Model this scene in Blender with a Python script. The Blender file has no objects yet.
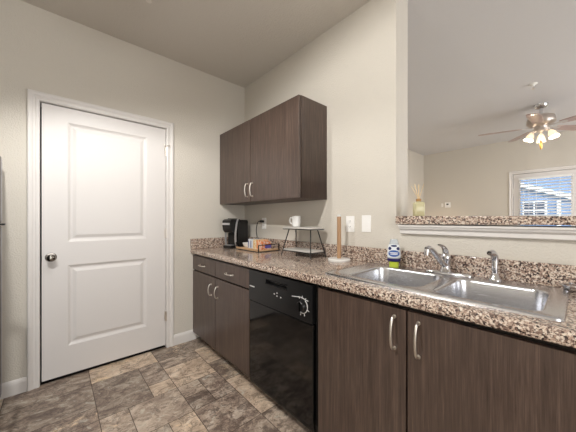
import bpy, bmesh, math, random
from mathutils import Vector, Matrix, noise
random.seed(7)
sc = bpy.context.scene
C = sc.collection

# ---------------------------------------------------------------- camera
YAW = 0.728
cd = bpy.data.cameras.new('camera'); cam = bpy.data.objects.new('camera', cd); C.objects.link(cam)
cam.location = (-1.6463, -2.6077, 1.2097)
cam.rotation_euler = (math.pi/2, 0, -YAW)
cd.sensor_width = 36; cd.lens = 261.03/576*36; cd.shift_y = 3.46/576
cd.clip_start = 0.02; cd.clip_end = 200
sc.camera = cam

# ---------------------------------------------------------------- world, sun, exposure
w = bpy.data.worlds.new('world'); sc.world = w; w.use_nodes = True
wn = w.node_tree.nodes; wl = w.node_tree.links
bg = wn['Background']; bg.inputs['Strength'].default_value = 0.55
sky = wn.new('ShaderNodeTexSky'); sky.sky_type = 'NISHITA'; sky.sun_disc = False
sky.sun_elevation = math.radians(38); sky.sun_rotation = math.radians(250)
wl.new(sky.outputs[0], bg.inputs[0])
sd = bpy.data.lights.new('sun', 'SUN'); sd.energy = 3.0; sd.angle = 0.01; sd.color = (1, .96, .9)
so = bpy.data.objects.new('sun', sd); C.objects.link(so)
so.rotation_euler = (math.radians(52), 0, math.radians(-75))
sc.view_settings.view_transform = 'Standard'; sc.view_settings.look = 'None'
sc.view_settings.gamma = 1; sc.view_settings.use_curve_mapping = False
sc.view_settings.exposure = 0.0

def lamp(kind, name, loc, energy, color, size=.1, aim=None, size_y=None, spot=None):
    d = bpy.data.lights.new(name, kind); d.energy = energy; d.color = color
    if kind == 'AREA':
        d.size = size
        if size_y: d.shape = 'RECTANGLE'; d.size_y = size_y
    else: d.shadow_soft_size = size
    if kind == 'SPOT': d.spot_size = spot or 2.4; d.spot_blend = .3
    o = bpy.data.objects.new(name, d); C.objects.link(o); o.location = loc
    if aim is not None:
        o.rotation_euler = (Vector(aim)-Vector(loc)).to_track_quat('-Z', 'Y').to_euler()
    return o
WARM = (1, .985, .955)
lamp('SPOT', 'kitchen_lamp', (-1.93, -1.73, 2.50), 100, WARM, .03, (-1.05, -2.0, 0), spot=2.85)
lamp('SPOT', 'kitchen_lamp', (-1.42, -1.05, 2.46), 30, WARM, .04, (-1.38, -1.1, 0), spot=2.6)
# added area fills behind the camera, kitchen and living side, no window there
lamp('AREA', 'kitchen_fill', (-1.9, -5.2, 1.3), 52, (.97, .98, 1), 2.2, (-.8, -.6, .8), 1.8)
lamp('AREA', 'living_fill', (2.6, -5.3, 1.5), 90, (.97, .98, 1), 2.6, (2.6, 0, 1.6), 1.9)
lamp('POINT', 'side_lamp', (4.55, -.55, 1.0), 3, (1, .72, .5), .1)

# ---------------------------------------------------------------- material helpers
def lin(c):
    return tuple((x/255/12.92 if x/255 <= .04045 else ((x/255+.055)/1.055)**2.4) for x in c)+(1,)
def mat(name, col=(128,128,128), rough=.5, metal=0, **k):
    m = bpy.data.materials.new(name); m.use_nodes = True
    b = m.node_tree.nodes['Principled BSDF']
    b.inputs['Base Color'].default_value = lin(col); b.inputs['Roughness'].default_value = rough
    b.inputs['Metallic'].default_value = metal
    for kk, v in k.items(): b.inputs[kk.replace('_', ' ')].default_value = v
    return m
class NT:
    def __init__(s, m): s.m = m; s.n = m.node_tree.nodes; s.l = m.node_tree.links; s.b = s.n['Principled BSDF']
    def new(s, t, **k):
        x = s.n.new(t)
        for a, v in k.items():
            if a in x.inputs: x.inputs[a].default_value = v
            else: setattr(x, a, v)
        return x
    def link(s, a, b): s.l.new(a, b)
    def coords(s, scale=(1,1,1)):
        t = s.new('ShaderNodeTexCoord'); mp = s.new('ShaderNodeMapping'); mp.inputs['Scale'].default_value = scale
        s.link(t.outputs['Object'], mp.inputs['Vector']); return mp.outputs[0]
    def noise(s, vec, scale, detail=3, rough=.5, dist=0):
        x = s.new('ShaderNodeTexNoise'); x.inputs['Scale'].default_value = scale; x.inputs['Detail'].default_value = detail
        x.inputs['Roughness'].default_value = rough; x.inputs['Distortion'].default_value = dist
        if vec is not None: s.link(vec, x.inputs['Vector'])
        return x
    def ramp(s, fac, stops, interp='LINEAR'):
        r = s.new('ShaderNodeValToRGB'); e = r.color_ramp.elements; r.color_ramp.interpolation = interp
        while len(e) < len(stops): e.new(.5)
        for i, (p, c) in enumerate(stops):
            e[i].position = p; e[i].color = lin(c) if len(c) == 3 else c
        s.link(fac, r.inputs[0]); return r.outputs[0]
    def mix(s, f, a, b, mode='MIX'):
        x = s.new('ShaderNodeMixRGB', blend_type=mode)
        for i, v in enumerate((f, a, b)):
            if hasattr(v, 'is_linked') or hasattr(v, 'links'): s.link(v, x.inputs[i])
            else: x.inputs[i].default_value = v
        return x.outputs[0]
    def bump(s, h, strength, dist):
        x = s.new('ShaderNodeBump'); x.inputs['Strength'].default_value = strength; x.inputs['Distance'].default_value = dist
        s.link(h, x.inputs['Height']); s.link(x.outputs[0], s.b.inputs['Normal'])

def paint(name, col, scale=105, strength=.3, dist=.004, rough=.75):
    m = mat(name, col, rough); t = NT(m); v = t.coords()
    n = t.noise(v, scale, 3, .55); h = t.ramp(n.outputs[0], [(.42, (0,0,0)), (.62, (255,255,255))])
    t.bump(h, strength, dist); return m
M = {}
M['wall'] = paint('cream_wall_paint', (214,208,197))
M['ceiling'] = paint('ceiling_paint', (212,206,197), 95, .3, .004)
M['lceiling'] = paint('living_ceiling_paint', (218,217,218), 95, .3, .004)
M['trim'] = mat('white_trim_paint', (228,224,220), .38)
M['doorpaint'] = mat('white_door_paint', (226,222,219), .42)
M['dark'] = mat('door_gap_shade', (14,12,11), .9)
M['nickel'] = mat('brushed_nickel', (226,220,212), .32, 1)
M['knob'] = mat('satin_knob_metal', (150,145,138), .16, 1)
M['chrome'] = mat('chrome', (215,215,218), .09, 1)
M['whiteplastic'] = mat('white_plastic', (250,249,246), .3)
M['ceramic'] = mat('white_ceramic', (238,237,234), .18)
M['blackmetal'] = mat('black_metal', (32,29,28), .45)
M['blackplastic'] = mat('black_plastic', (22,22,23), .3)
M['blackgloss'] = mat('black_gloss', (13,12,12), .09)
M['silverplastic'] = mat('silver_plastic', (212,212,214), .3, .6)
M['darkslot'] = mat('dark_slot', (6,6,6), .6)

def wood(name, lo, hi, rough=.38):
    m = mat(name, lo, rough, 0, Specular_IOR_Level=.75); t = NT(m)
    a = t.noise(t.coords((34, 34, 1.3)), 2.2, 6, .62, .4); b = t.noise(t.coords((150, 150, 4)), 2.0, 3, .6)
    f = t.mix(.45, a.outputs[0], b.outputs[0])
    c = t.ramp(f, [(.32, lo), (.5, tuple((x+y)/2 for x, y in zip(lo, hi))), (.68, hi)])
    t.link(c, t.b.inputs['Base Color']); t.bump(b.outputs[0], .12, .001); return m
M['wood'] = wood('espresso_laminate', (52,39,33), (104,85,75), .36)
M['woodin'] = mat('cabinet_body_and_seam_shade', (30,23,20), .5)  # dark cabinet bodies, and the shade painted behind the wall cabinet doors
M['oak'] = wood('oak_post', (150,112,78), (196,158,118), .5)

def granite():
    m = mat('granite_laminate', (180,160,140), .14, 0, Specular_IOR_Level=.8); t = NT(m); v = t.coords()
    d = t.noise(v, 40, 2); vv = t.mix(.012, v, d.outputs['Color'], 'ADD')
    vo = t.new('ShaderNodeTexVoronoi', feature='F1'); vo.inputs['Scale'].default_value = 165; t.link(vv, vo.inputs['Vector'])
    sep = t.new('ShaderNodeSeparateColor'); t.link(vo.outputs['Color'], sep.inputs[0])
    big = t.noise(v, 38, 6, .75)
    f = t.mix(.55, sep.outputs[0], big.outputs[0])
    c = t.ramp(f, [(.28, (48,38,38)), (.36, (100,82,76)), (.43, (164,138,122)), (.50, (216,198,180)), (.59, (230,216,200)), (.65, (188,160,142)), (.74,(120,98,90))])
    n2 = t.noise(v, 210, 3, .6); c2 = t.mix(t.ramp(n2.outputs[0], [(.54, (0,0,0)), (.64, (255,255,255))]), c, lin((84,64,58)))
    n3 = t.noise(v, 60, 3, .6); c3 = t.mix(t.ramp(n3.outputs[0], [(.60, (0,0,0)), (.66, (255,255,255))]), c2, lin((232,220,206)))
    t.link(c3, t.b.inputs['Base Color']); return m
M['granite'] = granite()

def steel(name, rough, sc_):
    m = mat(name, (210,211,215), rough, 1); t = NT(m); n = t.noise(t.coords(sc_), 3, 4, .6)
    r = t.new('ShaderNodeMapRange'); r.inputs['To Min'].default_value = rough-.07; r.inputs['To Max'].default_value = rough+.1
    t.link(n.outputs[0], r.inputs['Value']); t.link(r.outputs[0], t.b.inputs['Roughness']); return m
M['steel'] = steel('brushed_stainless_steel', .23, (120, 3, 120))

def floor_mat():
    m = mat('slate_vinyl_tile', (130,115,100), .42); t = NT(m)
    at = t.new('ShaderNodeAttribute', attribute_name='tile'); sep = t.new('ShaderNodeSeparateColor'); t.link(at.outputs['Color'], sep.inputs[0])
    co = t.new('ShaderNodeTexCoord')
    off = t.mix(1.0, at.outputs['Color'], (9., 9., 9., 1), 'MULTIPLY'); v = t.mix(1.0, co.outputs['Object'], off, 'ADD')
    mp = t.new('ShaderNodeMapping'); mp.inputs['Rotation'].default_value = (0, 0, .7); mp.inputs['Scale'].default_value = (1, 1.5, 1); t.link(v, mp.inputs['Vector'])
    base = t.ramp(sep.outputs[0], [(0, (104,88,80)), (.2, (104,88,80)), (.24, (176,156,140)), (.42, (176,156,140)), (.46, (218,192,166)), (.60, (218,192,166)), (.64, (196,190,176)), (.8, (196,190,176)), (.84, (146,126,114))])
    n1 = t.noise(mp.outputs[0], 6.5, 12, .8, .7)
    c = t.mix(.48, base, t.ramp(n1.outputs[0], [(.36, (88,72,64)), (.45, (152,134,120)), (.53, (206,188,168)), (.62, (250,236,218))]), 'MIX')
    n2 = t.noise(mp.outputs[0], 4.6, 10, .8, .5)
    pk = t.ramp(n2.outputs[0], [(.555, (0,0,0)), (.575, (255,255,255))])
    pk2 = t.mix(1, pk, t.ramp(sep.outputs[1], [(.55, (0,0,0)), (.7, (235,235,235))]), 'MULTIPLY')
    c = t.mix(pk2, c, lin((232,206,172)))
    n3 = t.noise(mp.outputs[0], 10, 8, .76, 1.2)
    c = t.mix(t.ramp(n3.outputs[0], [(.53, (0,0,0)), (.555, (235,235,235)), (.60, (0,0,0))]), c, lin((74,62,56)))
    c = t.mix(t.ramp(n3.outputs[0], [(.39, (210,210,210)), (.41, (0,0,0))]), c, lin((208,204,190)))
    n4 = t.noise(mp.outputs[0], 14, 8, .8, .4)
    mot = t.mix(1, t.ramp(n4.outputs[0], [(.51, (0,0,0)), (.54, (255,255,255))]), t.ramp(sep.outputs[2], [(.60, (0,0,0)), (.66, (200,200,200))]), 'MULTIPLY')
    c = t.mix(mot, c, lin((86,72,66)))
    t.link(c, t.b.inputs['Base Color']); t.bump(n1.outputs[0], .25, .003); return m
M['floor'] = floor_mat()
M['grout'] = mat('vinyl_seam', (74,62,54), .6)
M['carpet'] = mat('beige_carpet', (176,164,148), .95)
# ---------------------------------------------------------------- mesh helpers
def E3(name, loc=(0,0,0), rz=0):
    o = bpy.data.objects.new(name, None); C.objects.link(o); o.location = loc; o.rotation_euler = (0,0,rz); o.empty_display_size = .05; return o
def tag(o, label=None, cat=None, group=None, kind=None):
    if label: o['label'] = label
    if cat: o['category'] = cat
    if group: o['group'] = group
    if kind: o['kind'] = kind
    return o
def thing(name, label, cat, loc=(0,0,0), rz=0, group=None): return tag(E3(name, loc, rz), label, cat, group)
def obj(name, bm, m, parent=None, smooth=False, bevel=0, mats=None):
    bmesh.ops.remove_doubles(bm, verts=bm.verts, dist=1e-6)
    bmesh.ops.recalc_face_normals(bm, faces=bm.faces)
    me = bpy.data.meshes.new(name); bm.to_mesh(me); bm.free()
    for x in (mats or [m]): me.materials.append(x)
    o = bpy.data.objects.new(name, me); C.objects.link(o)
    if parent: o.parent = parent
    if smooth:
        for p in me.polygons: p.use_smooth = True
        md = o.modifiers.new('es', 'EDGE_SPLIT'); md.split_angle = math.radians(40)
    if bevel:
        md = o.modifiers.new('bv', 'BEVEL'); md.width = bevel; md.segments = 2; md.limit_method = 'ANGLE'; md.angle_limit = math.radians(40)
        for p in me.polygons: p.use_smooth = True
        md2 = o.modifiers.new('wn', 'WEIGHTED_NORMAL')
    return o
def struct(name, bm, m, parent=None, **k):
    o = obj(name, bm, m, parent, **k)
    if parent is None: o['kind'] = 'structure'
    return o
def B(): return bmesh.new()
def box(bm, x0, x1, y0, y1, z0, z1, mi=0):
    vs = [bm.verts.new(p) for p in ((x0,y0,z0),(x1,y0,z0),(x1,y1,z0),(x0,y1,z0),(x0,y0,z1),(x1,y0,z1),(x1,y1,z1),(x0,y1,z1))]
    for f in ((0,3,2,1),(4,5,6,7),(0,1,5,4),(1,2,6,5),(2,3,7,6),(3,0,4,7)):
        bm.faces.new([vs[i] for i in f]).material_index = mi
    return bm
def bx(*a): return box(B(), *a)
def loft(bm, loops, closed=True, cap0=False, cap1=False, mi=0):
    R = [[bm.verts.new(p) for p in L] for L in loops]
    for a, b in zip(R, R[1:]):
        n = len(a)
        for i in range(n if closed else n-1):
            j = (i+1) % n
            try: bm.faces.new((a[i], a[j], b[j], b[i])).material_index = mi
            except ValueError: pass
    if cap0: bm.faces.new(R[0][::-1]).material_index = mi
    if cap1: bm.faces.new(R[-1]).material_index = mi
    return R
def lathe(bm, prof, c=(0,0,0), n=24, axis='z', cap=True, mi=0):
    c = Vector(c); L = []
    for r, h in prof:
        r = max(r, 1e-4); ring = []
        for i in range(n):
            a = 2*math.pi*i/n; p, q = r*math.cos(a), r*math.sin(a)
            ring.append(c + (Vector((p,q,h)) if axis == 'z' else Vector((h,p,q)) if axis == 'x' else Vector((p,h,q))))
        L.append(ring)
    loft(bm, L, True, cap, cap, mi); return bm
def tube(bm, pts, rad, n=10, cap=True, flat=1.0, mi=0):
    pts = [Vector(p) for p in pts]; rads = rad if isinstance(rad, (list, tuple)) else [rad]*len(pts)
    L = []; up = None
    for i, p in enumerate(pts):
        t = (pts[min(i+1, len(pts)-1)]-pts[max(i-1, 0)]).normalized()
        if up is None:
            up = Vector((0,0,1)) if abs(t.z) < .9 else Vector((1,0,0))
        s = t.cross(up).normalized(); u = s.cross(t).normalized(); up = u
        L.append([p + s*rads[i]*math.cos(2*math.pi*k/n) + u*rads[i]*flat*math.sin(2*math.pi*k/n) for k in range(n)])
    loft(bm, L, True, cap, cap, mi); return bm
def spline(pts, n=6):
    P = [Vector(p) for p in pts]; out = []
    for i in range(len(P)-1):
        p0, p1, p2, p3 = P[max(i-1,0)], P[i], P[i+1], P[min(i+2,len(P)-1)]
        for k in range(n):
            t = k/n; out.append(.5*((2*p1)+(-p0+p2)*t+(2*p0-5*p1+4*p2-p3)*t*t+(-p0+3*p1-3*p2+p3)*t**3))
    return out+[P[-1]]
def rr(x0, x1, y0, y1, r, z=0, n=6):
    out = []
    for cx, cy, a0 in ((x1-r, y1-r, 0), (x0+r, y1-r, 90), (x0+r, y0+r, 180), (x1-r, y0+r, 270)):
        for k in range(n+1):
            a = math.radians(a0+90*k/n); out.append(Vector((cx+r*math.cos(a), cy+r*math.sin(a), z)))
    return out
def prism(bm, pts, axis, a0, a1, mi=0):
    def P(p, a): return (a, p[0], p[1]) if axis == 'x' else (p[0], a, p[1]) if axis == 'y' else (p[0], p[1], a)
    loft(bm, [[Vector(P(p, a0)) for p in pts], [Vector(P(p, a1)) for p in pts]], True, True, True, mi); return bm
def rrpath(profile, path_pts):
    """profile: (outward offset, projection); path given as function of offset -> list of points."""
    bm = B(); loft(bm, [path_pts(o, d) for o, d in profile], False); return bm

# ---------------------------------------------------------------- ROOM SHELL
H = 2.742; XL = -2.68; YB = -5.5; XF = 4.95
# floor with modular stone-look vinyl tiles
bm = B(); box(bm, XL, 0.17, YB, .02, -.05, -.0012, 1)
col = bm.loops.layers.float_color.new('tile')
random.seed(23); U = .152; ox, oy = -1.145 + 8*U, -.22 + 2*U
nx, ny = int((ox-XL)/U)+1, int((oy-YB)/U)+1
used = set(); sizes = [(3,2),(2,2),(2,2),(2,1),(1,2),(1,1),(2,2),(1,1),(2,1),(2,3)]
for j in range(ny):
    for i in range(nx):
        if (i,j) in used: continue
        for _ in range(12):
            a, b = random.choice(sizes)
            if all((i+p, j+q) not in used for p in range(a) for q in range(b)): break
        else: a = b = 1
        for p in range(a):
            for q in range(b): used.add((i+p, j+q))
        x1 = min(ox-i*U, 0.16); x0 = max(ox-(i+a)*U, XL); y1 = min(oy-j*U, .02); y0 = max(oy-(j+b)*U, YB)
        if x1 <= x0 or y1 <= y0: continue
        g = .0019
        f = bm.faces.new([bm.verts.new(p) for p in ((x0+g,y0+g,0),(x1-g,y0+g,0),(x1-g,y1-g,0),(x0+g,y1-g,0))])
        cc = (random.random(), random.random(), random.random(), 1)
        for l in f.loops: l[col] = cc
floor = obj('floor', bm, None, mats=[M['floor'], M['grout']]); floor['kind'] = 'structure'
struct('floor_living', bx(.17, XF, YB, -.1, -.05, 0.0), M['carpet'])

# door wall with its opening
DX0, DX1, DZ = -1.733, -.861, 2.070
bm = B(); box(bm, XL-.12, DX0, 0, .12, 0, H); box(bm, DX1, .17, 0, .12, 0, H); box(bm, DX0, DX1, 0, .12, DZ, H)
struct('wall_back', bm, M['wall'])
bm = B(); box(bm, DX0-.1, DX1+.1, .12, .14, -.02, DZ+.1); box(bm, DX0, DX1, .02, .12, -.03, 0.0)
struct('closet_shade_backing', bm, M['dark'])  # near-black backing, paints in the darkness of the door gaps
# counter wall with pass-through
bm = B(); box(bm, 0, .17, -1.812, 0, 0, H); box(bm, 0, .17, -3.7, -1.812, 0, 1.1785); box(bm, 0, .17, YB, -3.7, 0, H)
struct('wall_right', bm, M['wall'])
struct('wall_left', bx(XL-.12, XL, YB, 0, 0, H), M['wall'])
struct('wall_front', bx(XL-.12, XF+.12, YB-.12, YB, 0, H), M['wall'])
struct('wall_living_side', bx(.17, XF+.12, -.1, .02, 0, H), M['wall'])
PY0, PY1, PZ = -2.60, -1.735, 2.075
bm = B(); box(bm, XF, XF+.14, PY1, -.1, 0, H); box(bm, XF, XF+.14, YB, PY0, 0, H); box(bm, XF, XF+.14, PY0, PY1, PZ, H)
struct('wall_far', bm, M['wall'])
struct('ceiling', bx(XL-.12, .08, YB, .12, H, H+.1), M['ceiling'])
struct('ceiling_living', bx(.08, XF+.14, YB, .12, H, H+.1), M['lceiling'])

# baseboards
bprof = [(0,0),(-.014,0),(-.014,.075),(-.011,.088),(-.006,.096),(0,.1)]
bm = B(); prism(bm, [(y, z) for y, z in bprof], 'x', XL, -1.797); struct('baseboard_back', bm, M['trim'])
bm = B(); prism(bm, [(y, z) for y, z in bprof], 'x', -.800, -.58); struct('baseboard_back_right', bm, M['trim'])
bm = B(); prism(bm, [(XL-y, z) for y, z in bprof], 'y', YB, 0); struct('baseboard_left', bm, M['trim'])

# door casing and jamb
prof = [(.0,0),(.0,.010),(.008,.013),(.016,.013),(.020,.010),(.030,.010),(.036,.015),(.046,.018),(.056,.018),(.062,.013),(.062,0)]
def path(o, d):
    return [Vector((DX0-o, -d, 0)), Vector((DX0-o, -d, DZ+o)), Vector((DX1+o, -d, DZ+o)), Vector((DX1+o, -d, 0))]
struct('trim_1', rrpath(prof, path), M['trim'])
bm = B(); box(bm, DX0, DX0+.003, 0, .12, 0, DZ); box(bm, DX1-.003, DX1, 0, .12, 0, DZ); box(bm, DX0, DX1, 0, .12, DZ-.003, DZ)

struct('trim_2', bm, M['trim'])

# pantry door
d1 = tag(E3('door_1', (-1.295, 0, 0)), kind='structure')
sx0, sx1, sz0, sz1 = -1.7205+1.295, -.8685+1.295, .026, 2.06
bm = B()
px0, px1 = -1.576+1.295, -1.026+1.295
panels = [(px0, px1, 1.038, 1.952), (px0, px1, .243, .86)]
xs = [sx0, px0, px1, sx1]; zs = [sz0, .243, .86, 1.038, 1.952, sz1]
yf = .004
for i in range(3):
    for j in range(5):
        if i == 1 and j in (1, 3): continue
        bm.faces.new([bm.verts.new((x, yf, z)) for x, z in ((xs[i],zs[j]),(xs[i+1],zs[j]),(xs[i+1],zs[j+1]),(xs[i],zs[j+1]))])
for a, b, c, d in panels:
    loops = []
    for o, dep in ((0,0),(.006,.003),(.014,.009),(.022,.012),(.030,.012),(.040,.008),(.052,.003),(.056,.0025)):
        loops.append([Vector((a+o, yf+dep, c+o)), Vector((b-o, yf+dep, c+o)), Vector((b-o, yf+dep, d-o)), Vector((a+o, yf+dep, d-o))])
    loft(bm, loops, True, False, True)
# edges and back
q = [(sx0,sz0),(sx1,sz0),(sx1,sz1),(sx0,sz1)]
loft(bm, [[Vector((x,yf,z)) for x,z in q], [Vector((x,yf+.034,z)) for x,z in q]], True, False, True)
obj('door_slab', bm, M['doorpaint'], d1)
kx = -1.67+1.295
kb = B(); lathe(kb, [(.0,-.002),(.032,-.002),(.033,-.006),(.030,-.010),(.014,-.012),(.011,-.024),(.012,-.034),(.022,-.040),(.0275,-.050),(.0275,-.060),(.022,-.068),(.010,-.072),(.0,-.0725)], (kx, yf, .93), 28, 'y')
obj('door_knob', kb, M['knob'], d1, smooth=True)
obj('latch_plate', bx(sx0-.006, sx0+.001, -.002, .02, .905, .95), M['blackmetal'], d1)
for hz in (1.855, 1.08, .30):
    hb = B(); tube(hb, [(sx1+.004, -.006, hz-.045), (sx1+.004, -.006, hz+.045)], .0065, 10)
    box(hb, sx1-.012, sx1+.004, -.0005, .0035, hz-.043, hz+.043)
    h = obj('hinge', hb, M['nickel'], d1)
    if hz > 1.8:
        sb = B(); tube(sb, [(sx1+.004,-.008,hz+.05),(sx1+.022,-.030,hz+.05)], .004, 8); tube(sb, [(sx1+.004,-.008,hz+.05),(sx1-.018,-.026,hz+.05)], .004, 8)
        lathe(sb, [(0,-.004),(.008,-.004),(.008,.004),(0,.004)], (sx1+.022,-.030,hz+.05), 12); lathe(sb, [(0,-.004),(.008,-.004),(.008,.004),(0,.004)], (sx1-.018,-.026,hz+.05), 12)
        obj('hinge_stop', sb, M['nickel'], h)

# pass-through ledge: granite slab and white moulding below
t = thing('bar_ledge', 'speckled granite-look bar ledge along the pass-through opening above the sink', 'ledge', (0,-1.835,1.18))
bm = B()
ring = lambda y, z0, z1: [Vector((-.060,y,z0)), Vector((.30,y,z0)), Vector((.30,y,z1)), Vector((-.060,y,z1))]
loft(bm, [ring(0,-.001,.051), ring(-.76,.006,.044), ring(-1.865,.006,.044)], True, True, True)
obj('granite_slab', bm, M['granite'], t, bevel=.004)
mp = [(.0,-.004),(-.050,-.004),(-.050,-.014),(-.044,-.016),(-.040,-.026),(-.028,-.034),(-.024,-.036),(-.024,-.056),(-.018,-.060),(0,-.060)]
bm = B(); prism(bm, [(x-.0005, z) for x, z in mp], 'y', -1.865, -.014); obj('moulding', bm, M['trim'], t)

# ---------------------------------------------------------------- CABINETS
def bow_handle(parent, kind, c, L=.096, out=.03, m='nickel', normal=(-1,0,0), name='handle'):
    cx, cy, cz = c; n = Vector(normal); ax = Vector((0,0,1)) if kind == 'v' else Vector((0,1,0)); c = Vector(c)
    pts = [c+ax*(L/2)*s + n*o for s, o in ((1,0),(1,.010),(.93,.020),(.6,out*.93),(0,out+.002),(-.6,out*.93),(-.93,.020),(-1,.010),(-1,0))]
    bm = B(); tube(bm, spline(pts, 4), [.0052]*33, 10)
    for s in (1,-1):
        p = c+ax*(L/2)*s; tube(bm, [p, p+n*.004], .008, 12)
    return obj(name, bm, M[m], parent, smooth=True)

FX = -.612; G = .0018
def panel(name, parent, y0, y1, z0, z1, x=FX, th=.019):
    return obj(name, bx(x, x+th, y0+G, y1-G, z0+G, z1-G), M['wood'], parent, bevel=.0012)
# left base unit: local origin at (0,-.5,0)
t = thing('base_cabinet', 'dark brown base cabinet with two drawers over two doors, between white door wall and dishwasher', 'cabinet', (-.3,-.5,0))
lx = lambda x: x+.3
ly = lambda y: y+.5
bm = B(); box(bm, lx(FX+.021), lx(-.002), ly(-1.034), ly(-.002), .086, .868)
obj('cabinet_body', bm, M['woodin'], t)
obj('toe_kick', bx(lx(-.535), lx(-.52), ly(-1.034), ly(-.002), 0, .086), M['wood'], t)
for y0, y1, hy in ((-.503, -.006, -.427), (-1.033, -.503, -.550)):
    d = panel('door', t, ly(y0), ly(y1), .078, .703, lx(FX)); bow_handle(d, 'v', (lx(FX), ly(hy), .587))
for y0, y1 in ((-.503, -.006), (-1.033, -.503)):
    d = panel('drawer', t, ly(y0), ly(y1), .712, .856, lx(FX)); bow_handle(d, 'h', (lx(FX), ly((y0+y1)/2+.015), .775), .1, .026)
# sink base unit
t = thing('sink_cabinet', 'dark brown sink base cabinet with two tall doors, right of the black dishwasher', 'cabinet', (-.3,-2.145,0))
ly = lambda y: y+2.145
bm = B(); box(bm, lx(FX+.021), lx(FX+.035), ly(-2.62), ly(-1.681), .086, .868); box(bm, lx(FX+.035), lx(-.002), ly(-1.699), ly(-1.681), .086, .868)
box(bm, lx(FX+.035), lx(-.002), ly(-2.62), ly(-2.602), .086, .868); box(bm, lx(FX+.035), lx(-.002), ly(-2.602), ly(-1.699), .086, .1)
obj('cabinet_body', bm, M['woodin'], t)
obj('toe_kick', bx(lx(-.535), lx(-.52), ly(-2.62), ly(-1.681), 0, .086), M['wood'], t)
for y0, y1, hy in ((-2.149, -1.684, -2.101), (-2.615, -2.152, -2.196)):
    d = panel('door', t, ly(y0), ly(y1), .078, .852, lx(FX)); bow_handle(d, 'v', (lx(FX), ly(hy), .75), .128, .032)
# further base run, continues out of the frame
t = thing('end_cabinet', 'dark brown single-door base cabinet beyond the sink cabinet at the frame edge', 'cabinet', (-.3,-2.9,0))
ly = lambda y: y+2.9
obj('cabinet_body', bx(lx(FX+.021), lx(-.002), ly(-3.2), ly(-2.622), .086, .868), M['woodin'], t)
obj('toe_kick', bx(lx(-.535), lx(-.52), ly(-3.2), ly(-2.622), 0, .086), M['wood'], t)
d = panel('door', t, ly(-3.198), ly(-2.62), .078, .852, lx(FX)); bow_handle(d, 'v', (lx(FX), ly(-2.68), .75), .128, .032)
# upper cabinet
t = thing('wall_cabinet', 'dark brown two-door wall cabinet hung in the corner above the coffee maker', 'cabinet', (-.15,-.62,1.372))
bm = B(); X0 = -.291+.15
box(bm, X0, .149, -1.236+.62, .619, 0, .016); box(bm, X0, .149, -.613, .619, .740, .756)
box(bm, X0, .149, -1.236+.62, -1.218+.62, 0, .756); box(bm, X0, .149, .6, .619, 0, .756); box(bm, .14, .149, -.6, .6, .01, .75)
box(bm, X0, .14, .026, .044, .01, .75)
obj('cabinet_body', bm, M['wood'], t, bevel=.001)
obj('seam_shade_sheet', bx(X0-.005, X0-.0005, -1.230+.62, .612, .006, .750), M['woodin'], t)  # added dark sheet, shade of the door seams put into its colour
for y0, y1, hy in ((-.594,-.003,-.552), (-1.236,-.594,-.636)):
    d = panel('door', t, y0+.62+(.0034 if y1 > -.1 else 0), y1+.62-(.0034 if y1 < -.1 else 0), 0, .756, -.316+.15); bow_handle(d, 'v', (-.316+.15, hy+.62, .108), .12, .03)

# ---------------------------------------------------------------- DISHWASHER
t = thing('dishwasher', 'glossy black built-in dishwasher with a round dial, between the dark cabinets', 'dishwasher', (-.312,-1.345,0))
ly = lambda y: y+1.335
obj('tub', bx(lx(-.575), lx(-.02), ly(-1.655), ly(-1.029), .09, .862), M['darkslot'], t)
bm = B(); yy0, yy1 = ly(-1.640), ly(-1.027)
obj('door_panel', bx(lx(-.602), lx(-.576), yy0, yy1, .062, .640), M['blackgloss'], t, bevel=.006)
M['console'] = mat('black_console', (24,24,25), .28)
bm = B()  # console, with the pocket handle slot left open
s0, s1, q0, q1 = ly(-1.434), ly(-1.225), .792, .818
for a, b, c, d in ((yy0, s0, .645, .856), (s1, yy1, .645, .856), (s0, s1, .645, q0), (s0, s1, q1, .856)):
    box(bm, lx(-.606), lx(-.576), a, b, c, d)
box(bm, lx(-.582), lx(-.576), s0, s1, q0, q1)
con = obj('control_panel', bm, M['console'], t)
bm = B(); box(bm, lx(-.609), lx(-.606), s0-.004, s1+.004, q1, q1+.004); box(bm, lx(-.609), lx(-.606), s0-.004, s1+.004, q0-.003, q0)
obj('handle_lip', bm, M['blackgloss'], con)
M['print'] = mat('white_print', (206,206,206), .5)
bm = B(); box(bm, lx(-.6068), lx(-.606), ly(-1.096), ly(-1.037), .739, .747); obj('brand_strip', bm, M['print'], con)
for k, (yy, zz) in enumerate(((-1.315,.742),(-1.342,.752),(-1.342,.734),(-1.378,.732))):
    bm = B(); box(bm, lx(-.6075), lx(-.606), ly(yy)-.005, ly(yy)+.005, zz-.0035, zz+.0035); obj('indicator', bm, M['print'], con)
cy, cz = ly(-1.565), .728
bm = B(); lathe(bm, [(.0,-.606+.3-.022),(.024,-.606+.3-.022),(.028,-.606+.3-.018),(.031,-.606+.3)], (0,cy,cz), 28, 'x')
dial = obj('dial', bm, M['blackplastic'], con, smooth=True)
bm = B(); box(bm, -.3285-.004, -.3285, cy-.004, cy+.004, cz-.026, cz+.026); obj('dial_grip', bm, M['blackgloss'], dial)
bm = B(); pts = [(-.3072, cy+.040*math.cos(math.radians(a)), cz+.040*math.sin(math.radians(a))) for a in range(125, 295, 8)]
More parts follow.
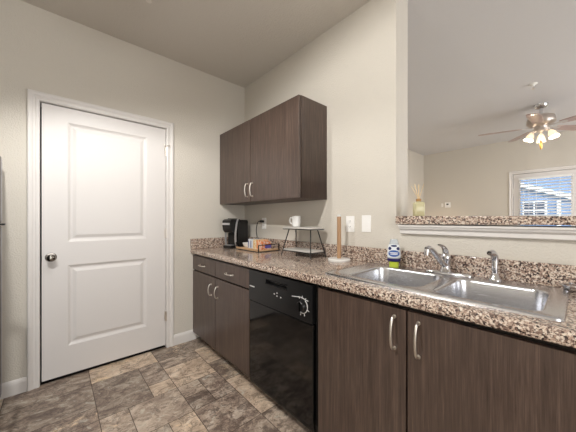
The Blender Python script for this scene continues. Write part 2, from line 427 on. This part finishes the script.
# printed ring on the right half of the dial, with ticks
tube(bm, pts, .0026, 6)
for a in (60, 90, 120, 200, 250, 285):
    p = Vector((-.3072, cy+.042*math.cos(math.radians(a)), cz+.042*math.sin(math.radians(a)))); qd = Vector((0, math.cos(math.radians(a)), math.sin(math.radians(a))))
    tube(bm, [p, p+qd*.014], .002, 6)
tube(bm, [(-.3072, cy+.085, cz+.036), (-.3072, cy+.012, cz+.046), (-.3072, cy-.045, cz+.036)], .0024, 6)
obj('dial_marking', bm, M['print'], con)
obj('toe_panel', bx(lx(-.54), lx(-.525), ly(-1.65), ly(-1.027), 0.0, .09), M['blackplastic'], t)

# ---------------------------------------------------------------- COUNTERTOP
CT = .912; CY1, CY0 = -.001, -3.2
SX0, SX1, SY0, SY1 = -.525, -.065, -2.555, -1.695     # sink cut-out
t = thing('countertop', 'speckled brown granite-look countertop with low backsplash over the base cabinets', 'countertop', (-.3,-1.6,.87))
L = lambda x, y, z: (x+.3, y+1.6, z-.87)
bm = B()
nose = [(-.60,.870),(-.626,.870),(-.633,.874),(-.636,.884),(-.636,.898),(-.632,.908),(-.622,.9125),(-.60,.912)]
loft(bm, [[Vector(L(x, CY1, z)) for x, z in nose], [Vector(L(x, CY0, z)) for x, z in nose]], True, True, True)
def cb(x0,x1,y0,y1):
    a = L(x0,y0,.872); b = L(x1,y1,CT); box(bm, a[0], b[0], a[1], b[1], a[2], b[2])
cb(-.601, SX0, CY0, CY1); cb(SX0, SX1, SY1, CY1); cb(SX0, SX1, CY0, SY0); cb(SX1, -.001, CY0, CY1)
top = obj('worktop', bm, M['granite'], t, smooth=True)
bm = B()
a, b = L(-.021, CY0, CT), L(-.001, CY1-.0, CT+.103); box(bm, a[0], b[0], a[1], b[1], a[2], b[2]); obj('rear_backsplash', bm, M['granite'], t, bevel=.004)
bm = B(); a, b = L(-.637, -.021, CT), L(-.021, CY1, CT+.103); box(bm, a[0], b[0], a[1], b[1], a[2], b[2]); obj('side_backsplash', bm, M['granite'], t, bevel=.004)

# ---------------------------------------------------------------- SINK
t = thing('kitchen_sink', 'double-bowl stainless steel drop-in sink in the granite-look countertop', 'sink', (-.295,-2.12,CT))
L = lambda x, y, z=0: Vector((x+.295, y+2.12, z))
def shift(loop, z): return [L(p.x, p.y, z) for p in loop]
bm = B()
OX0, OX1, OY0, OY1 = -.556, -.045, -2.578, -1.668
bowls = [(-.508, -.135, -2.152, -1.775, .06), (-.520, -.150, -2.532, -2.200, .055)]
outer = [shift(rr(OX0, OX1, OY0, OY1, .03), .0), shift(rr(OX0+.002, OX1-.002, OY0+.002, OY1-.002, .029), .006), shift(rr(OX0+.009, OX1-.009, OY0+.009, OY1-.009, .026), .0095), shift(rr(OX0+.02, OX1-.02, OY0+.02, OY1-.02, .022), .0075)]
R = loft(bm, outer)
edges = [bm.edges.get((R[-1][i], R[-1][(i+1) % len(R[-1])])) for i in range(len(R[-1]))]
for x0, x1, y0, y1, r in bowls:
    Ls = []
    for o, z in ((0,.0075),(.003,.0070),(.008,.003),(.010,-.006),(.018,-.12),(.022,-.145),(.034,-.165),(.055,-.174),(.09,-.176)):
        Ls.append(shift(rr(x0+o, x1-o, y0+o, y1-o, max(r-o*.3, .02)), z))
    Q = loft(bm, Ls, True, False, True)
    edges += [bm.edges.get((Q[0][i], Q[0][(i+1) % len(Q[0])])) for i in range(len(Q[0]))]
bmesh.ops.triangle_fill(bm, use_beauty=True, use_dissolve=False, edges=edges)
obj('sink_basin', bm, M['steel'], t, smooth=True)
for x0, x1, y0, y1, r in bowls:
    c = L((x0+x1)/2, (y0+y1)/2, -.1755)
    bm = B(); lathe(bm, [(.056,0),(.056,.002),(.045,.003),(.040,-.001),(.036,-.001),(.0,.0)], c, 28, 'z', False)
    dr = obj('drain', bm, M['chrome'], t, smooth=True)
    bm = B(); lathe(bm, [(.012,-.0005),(.012,.004),(.006,.008),(0,.009)], c, 16); obj('drain_knob', bm, M['chrome'], dr, smooth=True)

# faucet
FZ = CT+.0085
t = thing('kitchen_faucet', 'chrome single-lever kitchen faucet on the sink deck behind the bowls', 'faucet', (-.085,-2.125,FZ))
bm = B(); loft(bm, [[Vector((p.x,p.y,z)) for p in rr(-.028+o, .028-o, -.125+o, .1+o*0-o, .026-o)] for o, z in ((0,0),(0,.006),(.004,.011),(.010,.013))], True, True, True)
obj('base_plate', bm, M['chrome'], t, smooth=True)
bm = B(); lathe(bm, [(.030,.011),(.028,.018),(.022,.03),(.020,.06),(.024,.075),(.025,.09),(.021,.103),(.012,.110),(0,.112)], (0,0,0), 24); obj('faucet_body', bm, M['chrome'], t, smooth=True)
bm = B(); sp = spline([(-.008,.0,.045),(-.045,.003,.062),(-.10,.008,.100),(-.155,.013,.137),(-.188,.016,.150),(-.207,.018,.145)], 5)
tube(bm, sp, [.017-.005*i/len(sp) for i in range(len(sp))], 12, True, .8)
tube(bm, [(-.204,.018,.143),(-.208,.018,.128),(-.210,.018,.114)], [.0115,.012,.0105], 14)
obj('spout', bm, M['chrome'], t, smooth=True)
bm = B(); sp = spline([(.004,0,.100),(.0,0,.118),(-.012,.002,.136),(-.034,.006,.150),(-.062,.010,.157)], 5)
tube(bm, sp, [.017-.008*i/len(sp) for i in range(len(sp))], 12, True, .55); obj('lever_handle', bm, M['chrome'], t, smooth=True)
# side sprayer
t = thing('side_sprayer', 'chrome side sprayer with angled head right of the faucet', 'sprayer', (-.085,-2.335,FZ))
bm = B(); lathe(bm, [(.027,0),(.026,.006),(.019,.014),(.015,.03),(.013,.034)], (0,0,0), 22); obj('sprayer_base', bm, M['chrome'], t, smooth=True)
bm = B(); sp = spline([(0,0,.026),(0,0,.06),(.002,0,.1),(-.004,.002,.120),(-.018,.007,.130),(-.040,.014,.130)], 5)
tube(bm, sp, [.0115+.004*min(1,i/12)-.006*max(0,(i-20)/6) for i in range(len(sp))], 14); obj('spray_head', bm, M['chrome'], t, smooth=True)
# strainer
t = thing('sink_strainer', 'chrome basket strainer resting on the back right corner of the sink rim', 'strainer', (-.062,-2.580,CT+.0096))
bm = B(); lathe(bm, [(.026,.0),(.030,.004),(.034,.018),(.046,.022),(.046,.026),(.036,.027),(.030,.022),(.0,.020)], (0,0,0), 28); bm.transform(Matrix.Scale(.76,4))
s = obj('strainer_basket', bm, M['chrome'], t, smooth=True)
for k in range(8):
    a = math.pi/4*k; bm = B(); lathe(bm, [(.0035,.0),(.0035,.0008),(0,.0008)], (.020*math.cos(a), .020*math.sin(a), .0208), 10); bm.transform(Matrix.Scale(.76,4)); obj('drain_hole', bm, M['darkslot'], s)
bm = B(); lathe(bm, [(.005,.019),(.005,.030),(.009,.034),(.009,.038),(0,.040)], (0,0,0), 16); bm.transform(Matrix.Scale(.76,4)); obj('strainer_knob', bm, M['chrome'], t, smooth=True)

# dish soap
t = thing('dish_soap_bottle', 'clear dish soap bottle with blue label and green cap behind the left bowl', 'bottle', (-.090,-1.842,FZ))
M['soapclear'] = mat('clear_soap_plastic', (226,232,236), .12, 0, Transmission_Weight=.4)
M['soaplabel'] = mat('blue_label', (52,92,170), .4)
M['labelwhite'] = mat('label_white', (232,236,240), .4); M['navy'] = mat('navy_ink', (26,38,92), .4)
M['lime'] = mat('lime_cap', (190,205,60), .35); M['indigo'] = mat('indigo_band', (38,30,92), .35)
def el(prof, sy=.6, n=28, mi=0):
    bm = B(); loft(bm, [[Vector((r*sy*math.cos(2*math.pi*k/n), r*math.sin(2*math.pi*k/n), z)) for k in range(n)] for r, z in prof], True, True, True); bm.transform(Matrix.Rotation(math.radians(26),4,'Z')); return bm
obj('bottle_cap', el([(.026,0),(.028,.003),(.027,.028),(.022,.031)], .75), M['lime'], t, smooth=True)
obj('shoulder_band', el([(.030,.0315),(.037,.036),(.0385,.048),(.036,.050)], .7), M['indigo'], t, smooth=True)
obj('bottle_body', el([(.035,.0505),(.0375,.056),(.0375,.09),(.033,.12),(.026,.146),(.021,.158),(.020,.166),(.018,.168)], .62), M['soapclear'], t, smooth=True)
obj('label', el([(.0362,.056),(.0383,.057),(.0383,.09),(.0345,.118),(.029,.136),(.027,.137)], .64), M['labelwhite'], t, smooth=True)
lb_ = C.objects[-1] if False else [o for o in t.children if o.name.startswith('label')][0]
def patch(name, m, a0, zc, ra, rz, off):
    """curved elliptical print on the bottle front (faces local -x turned by 26 degrees)"""
    prof_ = [(.0362,.056),(.0383,.057),(.0383,.09),(.0345,.118),(.029,.136),(.027,.137)]
    def rad(z):
        for (r0,z0),(r1,z1) in zip(prof_, prof_[1:]):
            if z0 <= z <= z1: return r0+(r1-r0)*(z-z0)/(z1-z0)
        return .036
    bm = B(); n = 24; rings = []
    for f in (.02, .35, .7, 1):
        ring = []
        for k in range(n):
            th = 2*math.pi*k/n; a = math.pi+a0+ra*f*math.cos(th); z = zc+rz*f*math.sin(th); r = rad(z)+off
            ring.append(Vector((r*.64*math.cos(a), r*math.sin(a), z)))
        rings.append(ring)
    loft(bm, rings, True, True, False); bm.transform(Matrix.Rotation(math.radians(26),4,'Z')); return obj(name, bm, m, lb_, smooth=True)
patch('blue_oval', M['soaplabel'], 0, .082, .95, .020, .0004)
patch('white_lettering_band', M['labelwhite'], 0, .086, .72, .0035, .0009)
patch('white_lettering_band', M['labelwhite'], 0, .077, .60, .003, .0009)
patch('navy_mark', M['navy'], .75, .112, .35, .010, .0004)
patch('navy_mark', M['navy'], -.75, .112, .35, .010, .0004)
patch('navy_mark', M['navy'], 0, .128, .6, .006, .0004)


# paper towel holder
t = thing('paper_towel_holder', 'empty paper towel holder with wooden post on a round white base', 'paper towel holder', (-.118,-1.447,CT))
bm = B(); lathe(bm, [(.078,0),(.080,.003),(.080,.014),(.076,.018),(0,.018)], (0,0,0), 40); obj('holder_base', bm, M['ceramic'], t, smooth=True)
bm = B(); lathe(bm, [(.0145,.0185),(.0145,.318)], (0,0,0), 20); obj('post', bm, M['oak'], t, smooth=True)
bm = B(); lathe(bm, [(.0135,.3185),(.0150,.321),(.0150,.329),(.011,.333),(0,.334)], (0,0,0), 20); obj('post_cap', bm, M['ceramic'], t, smooth=True)

# ---------------------------------------------------------------- TWO-TIER STAND, MUG
SX, SY = -.125, -1.085
t = thing('tiered_stand', 'two-tier stand with pale boards on a thin dark metal frame', 'stand', (SX,SY,CT))
M['paleboard'] = mat('pale_grey_board', (206,202,196), .4)
def leaf(x, y, r, z0, z1): 
    bm = B(); loft(bm, [[Vector((p.x,p.y,z)) for p in rr(-x+o,x-o,-y+o,y-o,r)] for o, z in ((.004,z0),(0,z0+.003),(0,z1-.003),(.004,z1))], True, True, True); return bm
obj('top_board', leaf(.085,.172,.03,.221,.235), M['paleboard'], t, smooth=True)
obj('lower_board', leaf(.080,.165,.02,.040,.052), M['paleboard'], t, smooth=True)
obj('top_rim', leaf(.088,.175,.03,.215,.2208), M['blackmetal'], t, smooth=True)
obj('lower_rim', leaf(.083,.168,.02,.034,.0398), M['blackmetal'], t, smooth=True)
for sx in (-1,1):
    for sy in (-1,1):
        bm = B(); tube(bm, [(sx*.040, sy*.125, .216), (sx*.088, sy*.170, .0)], .0045, 8); obj('leg', bm, M['blackmetal'], t, smooth=True)
t = thing('coffee_mug', 'white ceramic mug standing on the top board of the tiered stand', 'mug', (-.105,-.985,CT+.2352))
bm = B(); lathe(bm, [(0,0),(.030,0),(.034,.004),(.037,.040),(.038,.088),(.036,.090),(.034,.087),(.033,.02),(.028,.008),(0,.007)], (0,0,0), 28, 'z', False); obj('mug_body', bm, M['ceramic'], t, smooth=True)
bm = B(); tube(bm, spline([(-.006,.036,.072),(-.010,.056,.076),(-.013,.068,.056),(-.012,.062,.034),(-.006,.036,.020)],6), .0055, 10, True, 1.3); obj('mug_handle', bm, M['ceramic'], t, smooth=True)

# ---------------------------------------------------------------- TRAY, BOWL, BOXES, CUP
TX, TY = -.165, -.485
t = thing('serving_tray', 'rectangular wooden serving tray with black metal rail beside the coffee maker', 'tray', (TX,TY,CT))
M['traywood'] = wood('tray_wood', (186,146,106), (226,192,152), .45)
hx, hy = .118, .195
obj('tray_board', bx(-hx, hx, -hy, hy, .006, .018), M['traywood'], t, bevel=.002)
bm = B(); box(bm, -hx-.004, hx+.004, -hy-.004, hy+.004, 0, .0058); obj('tray_base', bm, M['blackmetal'], t)
for s in (-1, 1):
    bm = B()
    for q in (-1, 1): box(bm, q*hx-.004, q*hx+.004, s*hy-.004, s*hy+.004, .006, .068)
    box(bm, -hx, hx, s*hy-.003, s*hy+.003, .060, .068); obj('end_rail', bm, M['blackmetal'], t)
bm = B(); box(bm, -hx-.003, -hx+.003, -hy+.0045, hy-.0045, .018, .026); obj('side_rail', bm, M['traywood'], t)
TZ = CT+.0182
t = thing('small_bowl', 'small white bowl at the left end of the wooden tray', 'bowl', (-.200,-.365,TZ))
bm = B(); lathe(bm, [(0,0),(.022,0),(.024,.004),(.040,.022),(.048,.044),(.046,.045),(.038,.024),(.020,.008),(0,.007)], (0,0,0), 28, 'z', False); obj('bowl', bm, M['ceramic'], t, smooth=True)
cols = [('white_blue', (226,228,232), (40,58,120)), ('white_blue', (222,226,232), (70,96,150)), ('cream_yellow', (236,226,200), (226,186,120)), ('pale_orange', (236,196,160), (226,140,80)), ('orange', (228,138,84), (232,214,204))]
lab = ['white tea box with a navy stripe, nearest the bowl on the tray', 'white tea box with pale blue stripe, second from the bowl', 'cream and yellow patterned tea box in the middle of the tray', 'pale orange tea box on the tray, second from its right end', 'deep orange tea box with violet mark at the right end of the tray']
ys = [-.445, -.490, -.542, -.594, -.640]; wd = [.036, .040, .050, .046, .036]
for (nm, c1, c2), lb, yy, wv in zip(cols, lab, ys, wd):
    ma = mat(nm+'_card', c1, .5); tt = NT(ma)
    n = tt.noise(tt.coords(), 55 if nm not in ('white_blue',) else 12, 2)
    tt.link(tt.ramp(n.outputs[0], [(.50, c1), (.56, c2)]), tt.b.inputs['Base Color'])
    t = thing('tea_box', lb, 'box', (-.175, yy, TZ), 0, 'tea boxes on the tray')
    hgt = .088 if yy > -.6 else .072
    obj('carton', bx(-.055, .055, -wv/2, wv/2, 0, hgt), ma, t, bevel=.001)
    st = mat(nm+'_stripe', c2, .5)
    if nm == 'orange': obj('violet_mark', bx(-.020, .052, -wv/2-.0012, -wv/2-.0002, .012, .048), mat('violet_ink', (96,88,168), .5), t)
    obj('stripe', bx(-.0556, -.0549, wv*.12, wv/2-.001, .008, hgt-.014), st, t)

# ---------------------------------------------------------------- COFFEE MAKER
t = thing('coffee_maker', 'black single-serve coffee maker with silver trim in the counter corner', 'coffee maker', (-.215,-.150,CT), math.radians(16))
# local: front faces -x
W2 = .068
def side(pts, y0, y1, name, m, bev=.004): 
    bm = B(); prism(bm, pts, 'y', y0, y1); return obj(name, bm, m, t, bevel=bev)
side([(-.01,.0),(.13,.0),(.135,.10),(.135,.275),(.125,.292),(.02,.292),(-.02,.27),(-.02,.10)], -W2, W2, 'housing', M['blackplastic'])
side([(-.115,.0),(-.0105,.0),(-.0105,.030),(-.11,.030),(-.118,.022)], -.052, .052, 'drip_tray', M['blackplastic'])
bm = B(); box(bm, -.105, -.025, -.045, .045, .0305, .033); obj('drip_grate', bm, M['silverplastic'], t)
side([(-.12,.19),(-.10,.165),(-.0205,.158),(-.0205,.268),(.02,.292),(.018,.300),(-.10,.300),(-.125,.285),(-.128,.235)], -.058, .058, 'brew_head', M['blackplastic'], .008)
side([(-.1345,.243),(-.1285,.240),(-.1285,.262),(-.1345,.262)], -.052, .052, 'front_band', M['silverplastic'], .001)
side([(-.070,.301),(.0,.301),(.0,.307),(-.065,.309)], -.04, .04, 'lid_handle', M['blackgloss'], .002)
for s in (-1, 1):
    bm = B(); sp = spline([(-.03,s*(W2+.002),.302),(-.052,s*(W2+.002),.24),(-.066,s*(W2+.002),.15),(-.062,s*(W2+.002),.06),(-.05,s*(W2+.002),.0)], 6)
    pr_ = [(p.x-.010, p.z) for p in sp]+[(p.x+.010, p.z) for p in reversed(sp)]
    prism(bm, pr_, 'y', s*(W2+.0035)-.0033, s*(W2+.0035)+.0033); obj('trim_strip', bm, M['silverplastic'], t)
side([(-.0205,.10),(-.0205,.155),(-.05,.155),(-.052,.03),(-.0205,.03)], -.05, .05, 'inner_column', M['darkslot'], .001)

# ---------------------------------------------------------------- WALL PLATES
def plate(label, y, z, kind, name='wall_outlet', cat='outlet', x=0, group=None):
    t = thing(name, label, cat, (x, y, z), 0, group)
    obj('cover_plate', bx(-.006, -.0002, -.036, .036, -.059, .059), M['whiteplastic'], t, bevel=.002)
    if kind == 'duplex':
        for s in (-1, 1):
            r = obj('receptacle', bx(-.0085, -.006, -.017, .017, s*.020-.014, s*.020+.014), M['whiteplastic'], t, bevel=.002)
            bm = B()
            for yy in (-.006, .006): box(bm, -.0088, -.0084, yy-.001, yy+.001, s*.020-.002, s*.020+.006)
            box(bm, -.0088, -.0084, -.002, .002, s*.020-.009, s*.020-.006); obj('slot', bm, M['darkslot'], r)
    else:
        r = obj('rocker', bx(-.0095, -.006, -.0165, .0165, -.033, .033), M['whiteplastic'], t, bevel=.0015)
    return t
plate('white wall outlet with a black plug in it, above the tray', -.385, 1.168, 'duplex')
plate('white wall outlet behind the mug and tiered stand', -.892, 1.185, 'duplex')
plate('white wall outlet over the backsplash, left of the rocker switch', -1.462, 1.176, 'duplex')
plate('white rocker light switch right of the outlet above the backsplash', -1.597, 1.180, 'rocker', 'light_switch', 'switch')
t = thing('power_cord', 'black plug and cord from the outlet above the tray, running behind the boxes', 'power cord', (-.0092,-.385,1.19))
obj('plug', bx(-.045, 0, -.013, .013, -.012, .012), M['blackplastic'], t, bevel=.004)
bm = B(); tube(bm, spline([(-.044,0,0),(-.062,.01,-.006),(-.070,.022,-.04),(-.072,.030,-.10),(-.060,.034,-.17),(-.035,.100,-.215),(-.030,.115,-.262),(-.028,.150,-.268)],6), .0042, 8); obj('cord', bm, M['blackplastic'], t, smooth=True)

# ---------------------------------------------------------------- REED DIFFUSER on ledge
t = thing('reed_diffuser', 'pale yellow glass reed diffuser bottle with reeds on the bar ledge', 'diffuser', (.10,-1.913,1.232))
M['diffglass'] = mat('pale_yellow_glass', (232,226,184), .08, 0, Transmission_Weight=.35)
bm = B(); loft(bm, [[Vector((p.x,p.y,z)) for p in rr(-.030+o,.030-o,-.030+o,.030-o,.010)] for o, z in ((.003,0),(0,.004),(0,.082),(.004,.088),(.016,.091),(.018,.094))], True, True, True)
bm.transform(Matrix.Rotation(math.radians(40),4,'Z')); obj('bottle', bm, M['diffglass'], t, smooth=True)
bm = B(); lathe(bm, [(.014,.0945),(.015,.097),(.015,.110),(.011,.112),(.005,.112)], (0,0,0), 18); obj('collar', bm, mat('wooden_collar', (176,134,84), .5), t, smooth=True)
mr = mat('rattan_reed', (232,208,168), .7)
for k in range(8):
    a = math.pi*2*k/8+.3; bm = B(); r = .030+.006*(k % 3)
    tube(bm, [(.003*math.cos(a), .003*math.sin(a), .1125), (r*math.cos(a), r*math.sin(a), .205-.006*(k % 3))], .0018, 6); obj('reed', bm, mr, t)

# ---------------------------------------------------------------- REFRIGERATOR
t = thing('refrigerator', 'black top-freezer refrigerator at the far left edge beside the white door', 'refrigerator', (-2.28,-.53,0))
M['fridge'] = mat('black_fridge_enamel', (20,19,19), .22)
obj('fridge_body', bx(-.38, .315, -.40, .40, .04, 1.60), M['fridge'], t, bevel=.006)
a = obj('freezer_door', bx(.320, .375, -.40, .405, 1.185, 1.615), M['fridge'], t, bevel=.008)
b = obj('fridge_door', bx(.320, .375, -.40, .405, .08, 1.170), M['fridge'], t, bevel=.008)
bm = B(); box(bm, .368, .3765, .4055, .4085, 1.20, 1.60); obj('edge_highlight', bm, M['silverplastic'], a)  # silver strip standing in for the rim highlight on the door edge
bm = B(); box(bm, .368, .3765, .4055, .4085, .09, 1.155); obj('edge_highlight', bm, M['silverplastic'], b)
bm = B(); box(bm, .33, .392, .375, .4075, 1.172, 1.184); obj('middle_hinge', bm, M['blackmetal'], t)
for z0, z1, p in ((1.21,1.5,a), (.75,1.14,b)):
    bm = B(); tube(bm, [(.375,-.35,z0),(.41,-.35,z0+.02),(.41,-.35,z1-.02),(.375,-.35,z1)], .011, 10); obj('door_handle', bm, M['blackmetal'], p, smooth=True)
bm = B(); box(bm, -.37, .31, -.39, .39, 0, .039); obj('base_grille', bm, M['blackmetal'], t)

# ---------------------------------------------------------------- KITCHEN CEILING FIXTURES
t = thing('spot_light', 'small white single-head ceiling spotlight near the camera, above the fridge aisle', 'ceiling light', (-1.95,-1.73,H))
bm = B(); lathe(bm, [(.055,0),(.055,-.018),(.012,-.024),(.012,-.09)], (0,0,0), 24); obj('canopy', bm, M['whiteplastic'], t, smooth=True)
bm = B(); lathe(bm, [(.014,-.085),(.040,-.095),(.050,-.165),(.047,-.165),(.037,-.10),(.012,-.09)], (0,0,0), 24, 'z', False); obj('lamp_shade', bm, M['whiteplastic'], t, smooth=True)
t = thing('drum_light', 'semi-flush ceiling light with a round opaque drum shade over the kitchen floor', 'ceiling light', (-1.43,-1.06,H))
bm = B(); lathe(bm, [(.07,0),(.07,-.02),(.014,-.03),(.014,-.16)], (0,0,0), 24); obj('canopy', bm, M['nickel'], t, smooth=True)
bm = B(); lathe(bm, [(.235,-.05),(.24,-.05),(.24,-.225),(.235,-.225),(.235,-.055)], (0,0,0), 48, 'z', False); lathe(bm, [(.014,-.055),(.236,-.055),(.236,-.051),(.014,-.051)], (0,0,0), 48, 'z', False)
obj('drum_shade', bm, M['wall'], t, smooth=True)
def sprinkler(label, x, y, s=1):
    t = thing('ceiling_sprinkler', label, 'sprinkler', (x, y, H))
    bm = B(); lathe(bm, [(.038*s,0),(.036*s,-.006),(.018*s,-.012),(.012,-.014),(.010,-.03),(0,-.03)], (0,0,0), 24); obj('escutcheon', bm, M['whiteplastic'], t, smooth=True)
    bm = B(); tube(bm, [(.009,0,-.0305),(.014,0,-.042),(.004,0,-.055)], .0022, 6); tube(bm, [(-.009,0,-.0305),(-.014,0,-.042),(-.004,0,-.055)], .0022, 6); lathe(bm, [(0,-.058),(.018,-.058),(.018,-.056),(0,-.055)], (0,0,0), 20); obj('deflector', bm, M['nickel'], t, smooth=True)
sprinkler('small sprinkler head on the kitchen ceiling at the top frame edge', -1.175, -.665)
sprinkler('small white sprinkler head on the living room ceiling above the fan', 2.385, -2.25)

# ---------------------------------------------------------------- CEILING FAN
t = thing('ceiling_fan', 'five-blade ceiling fan with lit glass shades in the living room', 'ceiling fan', (3.2,-2.253,H))
bm = B(); lathe(bm, [(.075,0),(.072,-.02),(.055,-.045),(.02,-.055),(.016,-.11),(.016,-.14)], (0,0,0), 28); obj('canopy', bm, M['chrome'], t, smooth=True)
M['fanbody'] = mat('satin_nickel', (196,186,178), .3, .9)
bm = B(); lathe(bm, [(.03,-.135),(.09,-.14),(.135,-.165),(.145,-.20),(.145,-.245),(.12,-.275),(.07,-.29),(.065,-.315),(.085,-.325),(.085,-.345),(.04,-.36),(0,-.362)], (0,0,0), 36); obj('motor_housing', bm, M['fanbody'], t, smooth=True)
M['blade'] = wood('fan_blade', (150,122,116), (186,160,152), .3)
for k in range(5):
    a = math.radians(34+72*k)
    bm = B(); out = [(.20,-.045),(.30,-.058),(.55,-.070),(.655,-.060),(.675,-.035),(.68,0),(.675,.035),(.655,.060),(.55,.070),(.30,.058),(.20,.045)]
    prism(bm, out, 'z', -.003, .003)
    bm.transform(Matrix.Translation((0,0,-.295)) @ Matrix.Rotation(a,4,'Z') @ Matrix.Rotation(math.radians(-9),4,'X'))
    bl = obj('blade', bm, M['blade'], t)
    bm = B(); prism(bm, [(.07,-.02),(.16,-.012),(.24,-.04),(.27,0),(.24,.04),(.16,.012),(.07,.02)], 'z', -.008, -.0035)
    bm.transform(Matrix.Translation((0,0,-.292)) @ Matrix.Rotation(a,4,'Z') @ Matrix.Rotation(math.radians(-9),4,'X')); obj('blade_iron', bm, M['fanbody'], bl)
M['shade'] = mat('frosted_glass_shade', (236,226,210), .3, 0, Transmission_Weight=.6, Emission_Strength=.25, Emission_Color=lin((255,236,205)))
for k in range(3):
    a = math.radians(4+120*k); d = Vector((math.cos(a), math.sin(a), 0))
    bm = B(); tube(bm, [d*.05+Vector((0,0,-.350)), d*.085+Vector((0,0,-.362)), d*.10+Vector((0,0,-.375))], .009, 8); arm = obj('lamp_arm', bm, M['fanbody'], t)
    bm = B(); lathe(bm, [(.022,0),(.032,-.012),(.046,-.050),(.052,-.095),(.062,-.122),(.057,-.118),(.043,-.052),(.028,-.016),(.020,-.010)], (0,0,0), 24, 'z', False)
    bm.transform(Matrix.Translation(d*.10+Vector((0,0,-.372))) @ Matrix.Scale(.86,4) @ Matrix.Rotation(a,4,'Z') @ Matrix.Rotation(math.radians(-24),4,'Y')); obj('glass_shade', bm, M['shade'], arm, smooth=True)
    p = Vector((3.2,-2.253,H)) + d*.145+Vector((0,0,-.455)); lamp('POINT', 'fan_lamp', p, 13, (1,.90,.77), .02)
bm = B(); tube(bm, [(0,0,-.36),(0,0,-.50)], .0022, 6); lathe(bm, [(0,-.47),(.010,-.48),(.016,-.54),(.010,-.585),(0,-.60)], (0,0,0), 14); obj('pull_chain', bm, mat('gold_pull', (214,170,96), .3, .8), t, smooth=True)

# ---------------------------------------------------------------- FAR WALL: patio door, blinds, thermostat
d2 = tag(E3('door_2', (XF,-2.17,0)), kind='structure')
ly = lambda y: y+2.17
GY0, GY1, GZ0, GZ1 = -2.495, -1.842, .25, 1.985
bm = B(); e0, e1 = PY0+.006, PY1-.006
box(bm, .01, .055, ly(e0), ly(GY0), .01, PZ-.006); box(bm, .01, .055, ly(GY1), ly(e1), .01, PZ-.006); box(bm, .01, .055, ly(GY0), ly(GY1), .01, GZ0); box(bm, .01, .055, ly(GY0), ly(GY1), GZ1, PZ-.006)
obj('door_frame', bm, M['doorpaint'], d2)
mg = mat('window_glass', (235,240,242), .02, 0, Transmission_Weight=1, IOR=1.0)
obj('glass_pane', bx(.030, .034, ly(GY0), ly(GY1), GZ0, GZ1), mg, d2)
for hz in (1.75, 1.1, .35):
    bm = B(); tube(bm, [(.004, ly(e1)+.003, hz-.045), (.004, ly(e1)+.003, hz+.045)], .006, 8); obj('hinge', bm, M['nickel'], d2)
prof2 = prof
def path2(o, d): return [Vector((XF-d, PY1+o, 0)), Vector((XF-d, PY1+o, PZ+o)), Vector((XF-d, PY0-o, PZ+o)), Vector((XF-d, PY0-o, 0))]
struct('trim_3', rrpath(prof2, path2), M['trim'])
t = thing('window_blind', 'white horizontal slatted blind hanging on the patio door glass', 'blind', (XF-.026, -2.168, 1.99))
mb = mat('white_blind_slat', (240,240,238), .5)
obj('headrail', bx(-.030, .018, -.345, .345, -.04, 0), mb, t, bevel=.002)
bm = B(); z = -.07
while z > -1.70:
    a = math.radians(34); ca, sa = .024*math.cos(a), .024*math.sin(a)
    loft(bm, [[Vector((-ca, y, z-sa)), Vector((0, y, z+.003)), Vector((ca, y, z+sa)), Vector((ca,y,z+sa-.0025)), Vector((0,y,z)), Vector((-ca,y,z-sa-.0025))] for y in (-.335, .335)], True, True, True); z -= .0525
obj('slats', bm, mb, t)
bm = B()
for yy in (-.20, .10, .20)[0:]: box(bm, -.0285, -.0265, yy-.003, yy+.003, -1.73, -.04)
obj('ladder_cords', bm, mb, t)
bm = B(); tube(bm, [(-.028, .27, -.04), (-.028, .27, -.9)], .004, 6); obj('tilt_wand', bm, mb, t)
obj('bottom_rail', bx(-.014, .014, -.335, .335, -1.75, -1.735), mb, t)
t = thing('thermostat', 'small white thermostat with dark display on the living room wall', 'thermostat', (XF, -.615, 1.535))
obj('housing', bx(-.022, 0, -.055, .055, -.06, .06), M['whiteplastic'], t, bevel=.006)
obj('display', bx(-.0235, -.0222, -.020, .022, .0, .03), M['darkslot'], t)
t = thing('wall_sensor', 'tiny white wall sensor immediately left of the thermostat', 'sensor', (XF, -.505, 1.535))
obj('cover', bx(-.012, 0, -.02, .02, -.04, .04), M['whiteplastic'], t, bevel=.003)
obj('sensor_window', bx(-.0128, -.0121, -.006, .006, -.004, .012), M['nickel'], t)

# ---------------------------------------------------------------- OUTSIDE
ms = mat('blue_siding', (118,142,176), .7); tt = NT(ms); wv_ = tt.new('ShaderNodeTexWave', wave_type='BANDS', bands_direction='Z', wave_profile='SAW'); wv_.inputs['Scale'].default_value = 2.6
tt.link(tt.coords(), wv_.inputs['Vector']); tt.bump(wv_.outputs[0], .6, .02)
struct('ground', bx(XF+.14, 40, -25, 20, -.3, -.1), mat('lawn', (110,116,84), .95))
t = thing('neighbouring_house', 'blue-sided neighbouring house with white trim seen through the patio door blind', 'house', (11.2,-1.8,-.1))
obj('wall', bx(.12, 5, -7, 7, 0, 5.2), ms, t)
wt = mat('exterior_white_trim', (236,236,232), .6)
def pl(y0, z0, y1, z1, h, nm):
    bm = B(); prism(bm, [(y0,z0),(y1,z1),(y1,z1+h),(y0,z0+h)], 'x', -.05, .115); obj(nm, bm, wt, t)
pl(.9, 2.60, -1.0, 1.72+.1, .16, 'rake_board')
pl(-.36, 0, -.26, 0, 1.98, 'corner_post')
fr = obj('window_frame', bx(.02, .118, -.02, .62, 1.30, 1.98), wt, t)
gl = mat('dark_pane', (48,62,86), .1)
for y0 in (.04, .33):
    for z0 in (1.36, 1.67): obj('pane', bx(.012, .0195, y0, y0+.25, z0, z0+.26), gl, fr)
